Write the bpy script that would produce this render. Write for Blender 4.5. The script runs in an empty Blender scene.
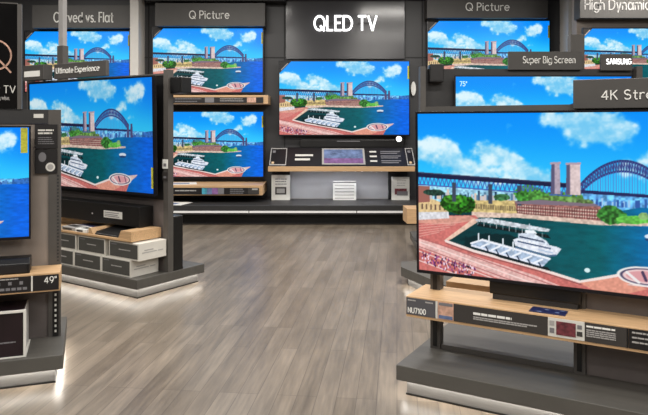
import bpy, bmesh, math, random
import numpy as np
from mathutils import Vector, Matrix

random.seed(4)
C = bpy.context.scene.collection
sc = bpy.context.scene
R = math.radians

# ------------------------------------------------------------------ materials
def lin(c):
    return tuple((x / 12.92) if x <= 0.04045 else ((x + 0.055) / 1.055) ** 2.4 for x in c)

def hexc(h):
    return lin(tuple(int(h[i:i + 2], 16) / 255 for i in (0, 2, 4)))

def mat(name, h, rough=0.5, metal=0.0, var=0.08, scale=14.0, stretch=(1, 1, 1), bump=0.0, spec=0.5):
    """principled surface whose colour wanders a little with noise"""
    m = bpy.data.materials.new(name); m.use_nodes = True
    nt = m.node_tree; b = nt.nodes['Principled BSDF']
    c = hexc(h)
    tc = nt.nodes.new('ShaderNodeTexCoord'); mp = nt.nodes.new('ShaderNodeMapping')
    mp.inputs['Scale'].default_value = stretch
    nz = nt.nodes.new('ShaderNodeTexNoise'); nz.inputs['Scale'].default_value = scale; nz.inputs['Detail'].default_value = 4
    rp = nt.nodes.new('ShaderNodeValToRGB')
    rp.color_ramp.elements[0].position = 0.3; rp.color_ramp.elements[1].position = 0.7
    rp.color_ramp.elements[0].color = tuple(x * (1 - var) for x in c) + (1,)
    rp.color_ramp.elements[1].color = tuple(min(1, x * (1 + var)) for x in c) + (1,)
    L = nt.links.new
    L(tc.outputs['Object'], mp.inputs['Vector']); L(mp.outputs['Vector'], nz.inputs['Vector'])
    L(nz.outputs['Fac'], rp.inputs['Fac']); L(rp.outputs['Color'], b.inputs['Base Color'])
    b.inputs['Roughness'].default_value = rough; b.inputs['Metallic'].default_value = metal
    b.inputs['Specular IOR Level'].default_value = spec
    if bump:
        bp = nt.nodes.new('ShaderNodeBump'); bp.inputs['Strength'].default_value = bump; bp.inputs['Distance'].default_value = 0.002
        L(nz.outputs['Fac'], bp.inputs['Height']); L(bp.outputs['Normal'], b.inputs['Normal'])
    return m

def glow(name, h, strength):
    m = bpy.data.materials.new(name); m.use_nodes = True
    b = m.node_tree.nodes['Principled BSDF']
    b.inputs['Base Color'].default_value = hexc(h) + (1,)
    b.inputs['Emission Color'].default_value = hexc(h) + (1,)
    b.inputs['Emission Strength'].default_value = strength
    return m

def screen_mat(name, strength):
    m = bpy.data.materials.new(name); m.use_nodes = True
    nt = m.node_tree; b = nt.nodes['Principled BSDF']
    at = nt.nodes.new('ShaderNodeAttribute'); at.attribute_name = 'picture'
    nt.links.new(at.outputs['Color'], b.inputs['Emission Color'])
    b.inputs['Base Color'].default_value = (0.004, 0.004, 0.004, 1)
    b.inputs['Emission Strength'].default_value = strength
    b.inputs['Roughness'].default_value = 0.25
    b.inputs['Specular IOR Level'].default_value = 0.2
    return m

M = {
    'grey': mat('powder coated grey', '524f4c', 0.5, 0.0, 0.06),
    'plinth': mat('plinth grey laminate', '55534f', 0.45, 0.0, 0.08, 6, (1, 6, 1)),
    'dark': mat('dark grey', '2e2e2f', 0.5, 0, 0.08),
    'greige': mat('greige panel', '8f857d', 0.55, 0, 0.05),
    'panel': mat('grey back panel', '6a6361', 0.55, 0, 0.05),
    'black': mat('black plastic', '111112', 0.4, 0, 0.15),
    'gloss': mat('glossy black', '0b0b0c', 0.12, 0, 0.1),
    'charcoal': mat('charcoal print', '3a3735', 0.5, 0, 0.05),
    'infoblack': mat('black print', '191719', 0.45, 0, 0.05),
    'tag': mat('grey tag print', '55555a', 0.5, 0, 0.04),
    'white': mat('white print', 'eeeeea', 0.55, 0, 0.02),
    'offwhite': mat('off white card', 'd9d8d2', 0.6, 0, 0.04),
    'palegrey': mat('pale grey ink', 'a9a7a5', 0.6, 0, 0.03),
    'midgrey': mat('mid grey ink', '77767a', 0.6, 0, 0.03),
    'oak': mat('light oak', 'c9a57c', 0.45, 0, 0.16, 9, (0.8, 14, 14), 0.05),
    'edge': mat('pale oak edge', 'd8bd98', 0.5, 0, 0.1, 9, (0.8, 14, 14)),
    'alu': mat('brushed aluminium', '757472', 0.4, 0.2, 0.05, 20, (1, 1, 12)),
    'steel': mat('silver strip', 'f6f6f6', 0.35, 0.0, 0.04),
    'column': mat('white painted column', 'd2cfca', 0.5, 0, 0.03),
    'pole': mat('light grey pole', 'a5a3a2', 0.4, 0.1, 0.04),
    'wall': mat('dark grey wall panel', '38383a', 0.45, 0, 0.06, 3),
    'wallgloss': mat('glossy grey wall panel', '4c4c4f', 0.16, 0, 0.04, 3),
    'seam': mat('black seam', '1a1a1b', 0.6, 0, 0.1),
    'sign': mat('sign box grey', '484644', 0.5, 0, 0.05),
    'yellow': mat('yellow sticker', 'b9bb3a', 0.5, 0, 0.3, 60),
    'bezel': mat('bezel black', '0c0d16', 0.3, 0, 0.1),
    'cartonfront': mat('dark grey carton print', '4c4c49', 0.55, 0, 0.06),
    'carton': mat('white carton board', 'dad7cf', 0.6, 0, 0.04),
    'bluecard': mat('dark blue card', '1b2350', 0.35, 0, 0.3, 40),
    'plum': mat('dark plum print', '1d1218', 0.3, 0, 0.3, 8),
    'recess': mat('recess grey', 'b4b6bb', 0.5, 0, 0.04, 4),
    'ceiling': mat('ceiling', '77777a', 0.8, 0, 0.04, 2),
    'pinkprint': mat('pink print', 'c9a08c', 0.6, 0, 0.35, 45),
    'maroon': mat('maroon print', '6b3038', 0.55, 0, 0.5, 55),
    'blueprint': mat('blue print', '66789f', 0.5, 0, 0.5, 14),
    'violetprint': mat('violet print', '7d5a8c', 0.5, 0, 0.4, 18),
    'cyanprint': mat('cyan print', '48a0b8', 0.5, 0, 0.4, 18),
    'led': glow('led strip', 'fff8ee', 18.0),
    'ledsoft': glow('recess led', 'f4f6ff', 19),
    'neon': glow('lit letters', 'ffffff', 1.7),
    'letters': glow('lit brand letters', 'ffffff', 1.6),  # also colours the made-up lamp reflection on the soundbar
    'mark': glow('screen mark', 'a8d4ff', 0.8),
    'screen': screen_mat('screen picture', 1.0),
    'screendim': screen_mat('screen picture dimmer', 0.82),
}

def floor_mat():
    m = bpy.data.materials.new('grey oak plank floor'); m.use_nodes = True
    nt = m.node_tree; b = nt.nodes['Principled BSDF']; N = nt.nodes.new; L = nt.links.new
    tc = N('ShaderNodeTexCoord'); mp = N('ShaderNodeMapping')
    mp.inputs['Rotation'].default_value = (0, 0, -R(90 - 6.4))     # planks run nearly away from the viewer
    L(tc.outputs['Object'], mp.inputs['Vector'])
    br = N('ShaderNodeTexBrick')
    br.inputs['Scale'].default_value = 1.0
    br.inputs['Brick Width'].default_value = 0.95; br.inputs['Row Height'].default_value = 0.088
    br.inputs['Mortar Size'].default_value = 0.0016; br.inputs['Mortar Smooth'].default_value = 0.3
    br.inputs['Bias'].default_value = 0.0; br.offset = 0.37; br.offset_frequency = 3
    br.inputs['Color1'].default_value = hexc('82776a') + (1,)
    br.inputs['Color2'].default_value = hexc('6f6457') + (1,)
    br.inputs['Mortar'].default_value = hexc('574e44') + (1,)
    L(mp.outputs['Vector'], br.inputs['Vector'])
    def noise(scale, sx, sy, detail=5):
        q = N('ShaderNodeMapping'); q.inputs['Scale'].default_value = (sx, sy, 1)
        L(mp.outputs['Vector'], q.inputs['Vector'])
        n = N('ShaderNodeTexNoise'); n.inputs['Scale'].default_value = scale; n.inputs['Detail'].default_value = detail
        L(q.outputs['Vector'], n.inputs['Vector']); return n
    g = noise(5.0, 0.9, 12.0, 9)       # grain along the planks
    k = noise(2.4, 0.7, 5.0, 5)       # broad darker streaks
    def ramp(n, a, bb, p0=0.3, p1=0.7):
        r = N('ShaderNodeValToRGB'); r.color_ramp.elements[0].position = p0; r.color_ramp.elements[1].position = p1
        r.color_ramp.elements[0].color = (a, a, a, 1); r.color_ramp.elements[1].color = (bb, bb, bb, 1)
        L(n.outputs['Fac'], r.inputs['Fac']); return r
    r1 = ramp(g, 0.80, 1.18); r2 = ramp(k, 0.70, 1.16)
    def mul(a, bb):
        x = N('ShaderNodeMix'); x.data_type = 'RGBA'; x.blend_type = 'MULTIPLY'; x.inputs['Factor'].default_value = 1
        L(a, x.inputs[6]); L(bb, x.inputs[7]); return x.outputs[2]
    L(mul(mul(br.outputs['Color'], r1.outputs['Color']), r2.outputs['Color']), b.inputs['Base Color'])
    rr = N('ShaderNodeMapRange'); rr.inputs['To Min'].default_value = 0.26; rr.inputs['To Max'].default_value = 0.42
    L(g.outputs['Fac'], rr.inputs['Value']); L(rr.outputs['Result'], b.inputs['Roughness'])
    bp = N('ShaderNodeBump'); bp.inputs['Strength'].default_value = 0.12; bp.inputs['Distance'].default_value = 0.003
    L(g.outputs['Fac'], bp.inputs['Height']); L(bp.outputs['Normal'], b.inputs['Normal'])
    return m

# ------------------------------------------------------------------ building helpers
class Frame:
    """a fixture's own axes: x along its front, y into its depth, z up"""
    def __init__(s, x, y, deg):
        s.o = Vector((x, y, 0)); s.a = R(deg); s.m = Matrix.Rotation(s.a, 3, 'Z')
    def w(s, x, y, z):
        return s.o + s.m @ Vector((x, y, z))

OFF = {}
def thing(name, label, cat, fr, base, group=None, tilt=0.0):
    o = bpy.data.objects.new(name, None); C.objects.link(o)
    o.empty_display_size = 0.05
    o.location = fr.w(*base); o.rotation_euler = (tilt, 0, fr.a)
    o['label'] = label; o['category'] = cat
    if group: o['group'] = group
    OFF[o.name] = Vector(base)
    return o

class MB:
    def __init__(s): s.bm = bmesh.new()
    def box(s, x0, x1, y0, y1, z0, z1, bev=0.0):
        t = bmesh.new()
        vs = [t.verts.new((x, y, z)) for x in (x0, x1) for y in (y0, y1) for z in (z0, z1)]
        for f in ((0, 1, 3, 2), (4, 6, 7, 5), (0, 4, 5, 1), (2, 3, 7, 6), (0, 2, 6, 4), (1, 5, 7, 3)):
            t.faces.new([vs[i] for i in f])
        if bev: bmesh.ops.bevel(t, geom=list(t.edges), offset=bev, segments=2, affect='EDGES', profile=0.5)
        s._join(t); return s
    def prism(s, pts, z0, z1, axis='z', bev=0.0):
        """pts extruded: axis z -> (x,y); axis y -> (x,z) from y=z0 to z1; axis x -> (y,z)"""
        t = bmesh.new()
        def P(p, k):
            return {'z': (p[0], p[1], k), 'y': (p[0], k, p[1]), 'x': (k, p[0], p[1])}[axis]
        a = [t.verts.new(P(p, z0)) for p in pts]; b = [t.verts.new(P(p, z1)) for p in pts]
        n = len(pts)
        t.faces.new(a[::-1]); t.faces.new(b)
        for i in range(n): t.faces.new((a[i], a[(i + 1) % n], b[(i + 1) % n], b[i]))
        bmesh.ops.recalc_face_normals(t, faces=list(t.faces))
        if bev: bmesh.ops.bevel(t, geom=list(t.edges), offset=bev, segments=2, affect='EDGES', profile=0.5)
        s._join(t); return s
    def ring(s, cx, cz, r0, r1, y0, y1, n=48):
        for i in range(n):
            a, b = 2 * math.pi * i / n, 2 * math.pi * (i + 1) / n
            s.prism([(cx + r * math.cos(q), cz + r * math.sin(q)) for r, q in ((r0, a), (r1, a), (r1, b), (r0, b))], y0, y1, 'y')
        return s
    def disc(s, cx, cz, rx, rz, y0, y1, n=32):
        s.prism([(cx + rx * math.cos(2 * math.pi * i / n), cz + rz * math.sin(2 * math.pi * i / n)) for i in range(n)], y0, y1, 'y'); return s
    def _join(s, t):
        me = bpy.data.meshes.new('t'); t.to_mesh(me); t.free(); s.bm.from_mesh(me); bpy.data.meshes.remove(me)
    def build(s, name, m, parent=None, label=None):
        off = Vector((0, 0, 0))
        p = parent
        while p is not None and p.name not in OFF: p = p.parent
        if p is not None: off = OFF[p.name]
        for v in s.bm.verts: v.co -= off
        bmesh.ops.recalc_face_normals(s.bm, faces=list(s.bm.faces))
        me = bpy.data.meshes.new(name); s.bm.to_mesh(me); s.bm.free()
        me.materials.append(M[m] if isinstance(m, str) else m)
        o = bpy.data.objects.new(name, me); C.objects.link(o)
        if parent is not None: o.parent = parent
        if label: o['label'] = label
        return o

def B(name, m, parent, *a, bev=0.0, label=None):
    return MB().box(*a, bev=bev).build(name, m, parent, label)

def _arc(cx, cz, rx, rz, a0, a1, n=14):
    return [(cx + rx * math.cos(R(a0 + (a1 - a0) * k / n)), cz + rz * math.sin(R(a0 + (a1 - a0) * k / n))) for k in range(n + 1)]
_O = lambda cx, cz, rx, rz: _arc(cx, cz, rx, rz, 0, 360, 28)
GLYPH = {   # geometric sans: advance width, pen strokes; capitals are 1 high, small letters .68
    'Q': (.94, [_O(.47, .5, .47, .5), [(.56, .30), (.90, -.04)]]), 'L': (.50, [[(0, 1), (0, 0), (.5, 0)]]),
    'E': (.52, [[(.52, 1), (0, 1), (0, 0), (.52, 0)], [(0, .52), (.46, .52)]]),
    'D': (.78, [[(0, 0), (0, 1)] + _arc(.28, .5, .50, .5, 90, -90) + [(0, 0)]]), 'T': (.66, [[(0, 1), (.66, 1)], [(.33, 1), (.33, 0)]]),
    'V': (.74, [[(0, 1), (.37, 0), (.74, 1)]]), 'P': (.56, [[(0, 0), (0, 1)] + _arc(.30, .74, .26, .26, 90, -90) + [(0, .48)]]),
    'B': (.58, [[(0, 0), (0, 1)] + _arc(.28, .76, .24, .24, 90, -90) + [(0, .52)], [(.28, .52)] + _arc(.30, .26, .28, .26, 90, -90) + [(0, 0)]]),
    'R': (.58, [[(0, 0), (0, 1)] + _arc(.30, .74, .26, .26, 90, -90) + [(0, .48)], [(.28, .48), (.56, 0)]]),
    'C': (.84, [_arc(.48, .5, .48, .5, 48, 312)]), 'F': (.48, [[(.48, 1), (0, 1), (0, 0)], [(0, .52), (.42, .52)]]),
    'S': (.60, [_arc(.30, .755, .27, .245, 35, 270) + _arc(.30, .255, .30, .255, 90, -150)]),
    'U': (.68, [[(0, 1)] + _arc(.34, .32, .34, .32, 180, 360) + [(.68, 1)]]), 'H': (.68, [[(0, 0), (0, 1)], [(.68, 0), (.68, 1)], [(0, .52), (.68, .52)]]),
    'K': (.62, [[(0, 0), (0, 1)], [(.58, 1), (.04, .46)], [(.20, .60), (.62, 0)]]), 'N': (.70, [[(0, 0), (0, 1), (.70, 0), (.70, 1)]]),
    'M': (.84, [[(0, 0), (.06, 1), (.42, .1), (.78, 1), (.84, 0)]]), 'A': (.76, [[(0, 0), (.38, 1), (.76, 0)]]), 'G': (.84, [_arc(.46, .5, .46, .5, 48, 350) + [(.92, .46), (.52, .46)]]),
    '4': (.64, [[(.48, 0), (.48, 1), (0, .28), (.64, .28)]]), '7': (.58, [[(0, 1), (.58, 1), (.20, 0)]]), '1': (.24, [[(0, .80), (.22, 1), (.22, 0)]]),
    '0': (.62, [_O(.31, .5, .31, .5)]), '9': (.62, [_O(.31, .68, .29, .32), [(.60, .68), (.56, .40), (.30, 0)]]), '5': (.56, [[(.52, 1), (.08, 1), (.04, .56)] + _arc(.26, .32, .30, .32, 120, -150)]),
    '"': (.22, [[(0, 1), (0, .72)], [(.20, 1), (.20, .72)]]), '.': (.04, [[(0, .0), (0, .07)]]),
    'i': (.02, [[(0, 0), (0, .68)], [(0, .88), (0, .97)]]), 'l': (.02, [[(0, 0), (0, 1)]]), 'c': (.54, [_arc(.32, .34, .32, .34, 48, 312)]),
    't': (.36, [[(.16, .94), (.16, .12), (.24, 0), (.36, 0)], [(0, .66), (.36, .66)]]), 'u': (.52, [[(0, .68)] + _arc(.26, .25, .26, .25, 180, 360) + [(.52, .68)], [(.52, .3), (.52, 0)]]),
    'r': (.34, [[(0, .68), (0, 0)], _arc(.28, .36, .28, .32, 180, 65)]), 'e': (.62, [[(.02, .35)] + [(.62, .35)] + _arc(.32, .34, .32, .34, 4, 316)]),
    'v': (.54, [[(0, .68), (.27, 0), (.54, .68)]]), 'd': (.64, [_O(.32, .34, .32, .34), [(.64, 1), (.64, 0)]]), 's': (.42, [_arc(.21, .515, .19, .165, 35, 270) + _arc(.21, .175, .21, .175, 90, -150)]),
    'a': (.70, [_O(.31, .34, .31, .34), [(.70, .70), (.70, 0)]]), 'm': (.88, [[(0, 0), (0, .68)], _arc(.22, .44, .22, .24, 180, 0) + [(.44, 0)], _arc(.66, .44, .22, .24, 180, 0) + [(.88, 0)]]),
    'n': (.50, [[(0, 0), (0, .68)], _arc(.25, .42, .25, .26, 180, 0) + [(.50, 0)]]), 'x': (.50, [[(0, .68), (.5, 0)], [(.5, .68), (0, 0)]]), 'p': (.64, [_O(.32, .34, .32, .34), [(0, .68), (0, -.28)]]),
    'g': (.64, [_O(.32, .34, .32, .34), [(.64, .68), (.64, -.04)] + _arc(.33, -.04, .31, .24, 0, -150)]), 'y': (.54, [[(0, .68), (.27, .02)], [(.54, .68), (.16, -.28)]]), 'h': (.50, [[(0, 0), (0, 1)], _arc(.25, .42, .25, .26, 180, 0) + [(.50, 0)]]),
    'w': (.80, [[(0, .68), (.2, 0), (.4, .68), (.6, 0), (.8, .68)]]),
}
def text(s, name, m, parent, x0, x1, z0, z1, y, depth=0.004, spacing=1.0, label=None, bold=0.0, pen=.12):
    """lettering in even pen strokes: z0 is the baseline, z1 the top of the capitals; every word is a part of its own"""
    adv = .25 * spacing
    words = s.split(' '); pos = 0; lay = []
    for wd in words:
        g = []
        for ch in wd:
            g.append((pos, GLYPH[ch][1])); pos += GLYPH[ch][0] + adv + bold
        lay.append(g); pos += .42
    total = pos - .42 - adv
    kx = (x1 - x0) / total; kz = z1 - z0; pw = pen * kz / 2
    for g in lay:
        b = MB()
        for (px, strokes) in g:
            cut = []
            for st_ in strokes:                      # sharp corners end one stroke and begin the next
                cur = [st_[0]]
                for q0, q1, q2 in zip(st_, st_[1:], st_[2:]):
                    cur.append(q1)
                    if (q1[0] - q0[0]) * (q2[0] - q1[0]) + (q1[1] - q0[1]) * (q2[1] - q1[1]) < -.25 * math.hypot(q1[0] - q0[0], q1[1] - q0[1]) * math.hypot(q2[0] - q1[0], q2[1] - q1[1]):
                        cut.append(cur); cur = [q1]
                cut.append(cur + [st_[-1]])
            for st_ in cut:
                pts = [Vector((x0 + (px + p[0]) * kx, z0 + p[1] * kz)) for p in st_]
                closed = (pts[0] - pts[-1]).length < 1e-5
                if closed: pts = pts[:-1]
                n = len(pts); L_, R_ = [], []
                for i in range(n):
                    a = pts[i - 1] if (closed or i) else None; c = pts[(i + 1) % n] if (closed or i < n - 1) else None
                    d0 = (pts[i] - a).normalized() if a is not None else None; d1 = (c - pts[i]).normalized() if c is not None else None
                    if d0 is None: d0 = d1
                    if d1 is None: d1 = d0
                    n0 = Vector((-d0.y, d0.x)); n1 = Vector((-d1.y, d1.x)); nn = n0 + n1
                    nn = nn / max(.35, nn.length_squared / 2) if nn.length > 1e-4 else n0
                    q = pts[i].copy()
                    if not closed and i == 0: q -= d1 * pw * .5
                    if not closed and i == n - 1: q += d0 * pw * .5
                    L_.append(q + nn * pw); R_.append(q - nn * pw)
                bm = b.bm; V = lambda q, yy: bm.verts.new((q.x, yy, q.y))
                lf = [V(q, y - depth) for q in L_]; rf = [V(q, y - depth) for q in R_]; lb = [V(q, y - .0003) for q in L_]; rb = [V(q, y - .0003) for q in R_]
                for i in range(n if closed else n - 1):
                    k = (i + 1) % n
                    for f in ((lf[i], rf[i], rf[k], lf[k]), (lb[i], lb[k], rb[k], rb[i]), (lf[i], lf[k], lb[k], lb[i]), (rf[i], rb[i], rb[k], rf[k])):
                        bm.faces.new(f)
                if not closed:
                    bm.faces.new((lf[0], lb[0], rb[0], rf[0])); bm.faces.new((lf[-1], rf[-1], rb[-1], lb[-1]))
        t = b.build(name, m, parent, label)
    return t

def lines(parent, m, x0, x1, zs, h, y, seed=0, name='printed_lines'):
    """rows of small print too fine to read in the photograph"""
    rnd = random.Random(seed)
    for z in zs:
        b = MB(); x = x0; end = x1 - rnd.random() * 0.25 * (x1 - x0)
        while x < end:
            w = h * rnd.uniform(1.6, 4.5)
            b.box(x, min(x + w, end), y - 0.0012, y, z, z + h); x += w + h * 0.35
        b.build(name, m, parent)

def struct(name, m, *a):
    o = MB().box(*a).build(name, m); o['kind'] = 'structure'; return o

# ------------------------------------------------------------------ the harbour picture every set is showing
def harbour_picture(W, H):
    ss = 2; w, h = W * ss, H * ss
    U, V = np.meshgrid((np.arange(w) + .5) / w, (np.arange(h) + .5) / h)
    rs = np.random.RandomState(7)
    img = np.zeros((h, w, 3))
    def vn(fu, fv, seed):
        g = np.random.RandomState(seed).rand(int(fv) + 3, int(fu) + 3)
        x = U * fu; y = V * fv; xi = x.astype(int); yi = y.astype(int); fx = x - xi; fy = y - yi
        fx = fx * fx * (3 - 2 * fx); fy = fy * fy * (3 - 2 * fy)
        return (g[yi, xi] * (1 - fx) + g[yi, xi + 1] * fx) * (1 - fy) + (g[yi + 1, xi] * (1 - fx) + g[yi + 1, xi + 1] * fx) * fy
    def fbm(fu, fv, seed, o=4):
        s = 0; a = .5; t = 0
        for k in range(o):
            s = s + a * vn(fu * 2 ** k, fv * 2 ** k, seed + k); t += a; a *= .55
        return s / t
    n1 = fbm(9, 6, 11, 5); n2 = fbm(40, 26, 31, 3); n3 = vn(150, 90, 5); n4 = vn(260, 150, 9)
    def put(mask, col, a=1.0):
        al = (mask * a)[..., None] if not isinstance(mask, bool) else a
        img[:] = img * (1 - al) + np.array(col) * al
    def sm(x, a, b):
        t = np.clip((x - a) / (b - a), 0, 1); return t * t * (3 - 2 * t)
    def poly(pts, col, tex=None):
        us = [p[0] for p in pts]; vs = [p[1] for p in pts]
        x0, x1 = max(0, int(min(us) * w) - 1), min(w, int(max(us) * w) + 2)
        y0, y1 = max(0, int(min(vs) * h) - 1), min(h, int(max(vs) * h) + 2)
        if x1 <= x0 or y1 <= y0: return
        u = U[y0:y1, x0:x1]; v = V[y0:y1, x0:x1]; ins = np.zeros(u.shape, bool)
        for i in range(len(pts)):
            (a, b), (c, d) = pts[i], pts[(i + 1) % len(pts)]
            if b == d: continue
            ins ^= ((b > v) != (d > v)) & (u < (c - a) * (v - b) / (d - b) + a)
        c = np.array(col) if not callable(col) else col(u, v)
        if tex is not None: c = np.clip(c * tex[y0:y1, x0:x1, None], 0, 1)
        sub = img[y0:y1, x0:x1]
        sub[ins] = np.broadcast_to(c, sub.shape)[ins]
    def stroke(p, q, r, col, a=1.0):
        asp = 16 / 9
        x0, x1 = max(0, int((min(p[0], q[0]) - r) * w)), min(w, int((max(p[0], q[0]) + r) * w) + 2)
        y0, y1 = max(0, int((min(p[1], q[1]) - 2 * r) * h)), min(h, int((max(p[1], q[1]) + 2 * r) * h) + 2)
        u = U[y0:y1, x0:x1] * asp; v = V[y0:y1, x0:x1]
        ax, ay, bx, by = p[0] * asp, p[1], q[0] * asp, q[1]
        d = (bx - ax) ** 2 + (by - ay) ** 2 + 1e-12
        t = np.clip(((u - ax) * (bx - ax) + (v - ay) * (by - ay)) / d, 0, 1)
        k = (np.hypot(u - ax - t * (bx - ax), v - ay - t * (by - ay)) < r * asp)[..., None] * a
        sub = img[y0:y1, x0:x1]; sub[:] = sub * (1 - k) + np.array(col) * k
    def blob(u, v, ru, rv, col, tex=None, rough=.5):
        e = ((U - u) / ru) ** 2 + ((V - v) / rv) ** 2 + (n2 - .5) * rough * 2
        k = sm(-e, -1.05, -.9)[..., None]
        c = np.array(col) if tex is None else np.clip(np.array(col) * tex[..., None], 0, 1)
        img[:] = img * (1 - k) + c * k
    # sky and cloud
    t = sm(V, 0, .5)[..., None]
    img[:] = np.array((.0, .57, .99)) * (1 - t) + np.array((.20, .80, 1.0)) * t
    t = sm(U, .78, 1.0)[..., None] * (1 - sm(V, .1, .5)[..., None])
    img[:] = img * (1 - .6 * t) + np.array((.0, .48, .98)) * .6 * t
    dens = np.zeros((h, w))
    cl = []
    for (a0, b0, a1, b1, th, k, n) in ((-.02, .24, .10, .22, .07, 1.0, 3), (.05, .24, .26, .40, .075, .95, 6), (.0, .38, .2, .42, .04, .8, 4), (.23, .20, .47, .40, .065, .95, 7), (.30, .40, .46, .41, .035, .7, 4),
                                       (.47, .03, .68, .05, .075, 1.0, 5), (.54, .15, .70, .13, .075, 1.0, 4), (.70, .30, .92, .13, .055, .85, 6), (.80, .14, .90, .10, .06, .8, 3), (.55, .34, .9, .38, .04, .45, 6), (.40, .03, .46, .04, .03, .6, 2)):
        for q in range(n):
            f = q / max(1, n - 1); cl.append((a0 + (a1 - a0) * f, b0 + (b1 - b0) * f, th * .75, th, k))
    for (u, v, ru, rv, s) in cl:
        dens += s * np.exp(-((U - u) / ru) ** 2 - ((V - v) / rv) ** 2)
    dens = dens + (n1 - .5) * 2.3 + (n2 - .5) * .9
    a = sm(dens, .50, 1.45); shade = sm(n1 * .6 + n2 * .4, .3, .7)[..., None]
    ccol = np.array((.48, .80, .95)) * (1 - shade) + np.array((.93, .99, 1.0)) * shade
    img[:] = img * (1 - a[..., None] * .93) + ccol * a[..., None] * .93
    # far shore under the deck
    def shore(u, v): return np.stack([.45 + .25 * np.sign(np.sin(u * 260)) * .5, .68 + 0 * u, .86 + 0 * u], -1)
    poly([(0, .455), (.6, .47), (.6, .56), (0, .56)], (.62, .84, .95), .75 + .5 * n3)
    poly([(.56, .455), (1, .47), (1, .54), (.56, .54)], (.40, .70, .96), .65 + .7 * n3)
    for k in range(70):
        u = rs.rand() * .47; hh = .005 + .035 * rs.rand() ** 2; c = [(.16, .27, .40), (.80, .78, .80), (.35, .5, .62), (.86, .78, .72)][rs.randint(4)]
        poly([(u, .51 - hh), (u + .008, .51 - hh), (u + .008, .54), (u, .54)], c)
    for k in range(60):
        u = .57 + rs.rand() * .43; hh = .005 + .03 * rs.rand() ** 2; c = [(.20, .36, .66), (.62, .80, .95), (.30, .52, .80)][rs.randint(3)]
        poly([(u, .505 - hh), (u + .007, .505 - hh), (u + .007, .525), (u, .525)], c)
    poly([(.92, .475), (1, .46), (1, .52), (.92, .52)], (.20, .42, .72), .8 + .4 * n3)
    # water
    def water(u, v):
        k = np.clip((u - .2) / .55, 0, 1); k2 = np.clip((u - .62) / .33, 0, 1)
        c0 = np.array((.01, .22, .24)); c1 = np.array((.0, .42, .46)); c2 = np.array((.02, .40, .90))
        c = c0 * (1 - k[..., None]) + c1 * k[..., None]
        c = c * (1 - k2[..., None]) + c2 * k2[..., None]
        return c
    poly([(.10, .60), (.6, .58), (.74, .52), (1, .515), (1, 1), (.10, 1)], water, .86 + .28 * fbm(30, 60, 77, 3))
    blob(.30, .80, .14, .07, (.0, .15, .17), None, .4)
    # trees and quay buildings
    blob(.405, .478, .06, .05, (.25, .52, .22), .6 + .8 * n3)
    blob(.50, .490, .085, .036, (.30, .50, .24), .6 + .8 * n3)
    poly([(.20, .535), (.36, .52), (.37, .60), (.20, .605)], (.83, .74, .50), .8 + .4 * n3)
    for k in range(26): poly([(.205 + k * .006, .555), (.208 + k * .006, .555), (.208 + k * .006, .585), (.205 + k * .006, .585)], (.42, .36, .28))
    poly([(.35, .525), (.43, .50), (.605, .515), (.625, .53), (.625, .61), (.36, .60)], (.60, .40, .38), .75 + .5 * n3)
    poly([(.35, .525), (.43, .50), (.605, .512), (.625, .528), (.36, .535)], (.50, .44, .50))
    for r in range(3):
        poly([(.36, .548 + r * .018), (.615, .55 + r * .019), (.615, .555 + r * .019), (.36, .553 + r * .018)], (.90, .80, .74))
    for k in range(34): stroke((.36 + k * .0077, .545), (.36 + k * .0077, .60), .0011, (.36, .20, .22))
    poly([(.2, .605), (.36, .597), (.63, .607), (.80, .60), (.80, .615), (.62, .632), (.36, .622), (.2, .64)], (.86, .76, .70), .85 + .3 * n3)
    blob(.655, .57, .045, .05, (.22, .48, .20), .55 + .9 * n3)
    blob(.72, .59, .05, .022, (.40, .75, .30), .8 + .4 * n3)
    blob(.75, .565, .014, .022, (.55, .72, .45), .8 + .4 * n3, .8)
    # promenade
    pink = (.80, .45, .43)
    poly([(0, .66), (.10, .64), (.213, .625), (.23, .655), (.112, .80), (.207, .84), (.43, .91), (.561, .96), (.622, .935), (.67, .90), (.88, .86), (.83, .90), (.80, 1), (0, 1)], pink, .90 + .20 * n3)
    poly([(0, .665), (.19, .63), (.225, .65), (.12, .695), (0, .70)], (.84, .60, .54), .9 + .2 * n3)
    for k in range(5): stroke((0, .715 + k * .018), (.16 - k * .02, .675 + k * .018), .0012, (.90, .66, .62))
    poly([(.207, .645), (.23, .655), (.125, .785), (.095, .80)], (.90, .76, .68), .9 + .2 * n3)
    poly([(0, .80), (.10, .835), (.42, .955), (.50, 1), (.30, 1), (0, .86)], (.90, .72, .70), .88 + .24 * n3)
    for k in range(6): stroke((0, .79 + k * .030), (.50, 1.01 + k * .030), .0016, (.97, .88, .86) if k % 2 else (.70, .40, .40))
    for a, b in (((.105, .80), (.207, .845)), ((.207, .845), (.43, .912)), ((.43, .912), (.561, .962)), ((.561, .962), (.67, .905))):
        stroke(a, b, .0045, (.95, .88, .86)); stroke((a[0], a[1] + .014), (b[0], b[1] + .014), .0016, (.52, .30, .30))
    poly([(.56, .968), (.67, .915), (.76, .96), (.70, 1), (.60, 1)], (.88, .60, .52), .92 + .16 * n3)
    for k in range(150):
        u = .01 + rs.rand() * .20; v = .87 + .35 * (u - .01) + .075 * rs.rand()
        poly([(u, v), (u + .004, v), (u + .004, v + .013), (u, v + .013)], [(.36, .16, .36), (.95, .85, .92), (.55, .25, .55), (.2, .12, .2)][rs.randint(4)])
    # left hand houses, tree
    poly([(0, .55), (.055, .54), (.115, .575), (.115, .655), (0, .675)], (.87, .76, .56), .9 + .2 * n3)
    poly([(0, .63), (.115, .615), (.118, .655), (0, .68)], (.86, .86, .88), .9 + .2 * n3)
    for k in range(6): poly([(.012 + k * .017, .575), (.018 + k * .017, .575), (.018 + k * .017, .61), (.012 + k * .017, .61)], (.45, .36, .30))
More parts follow.
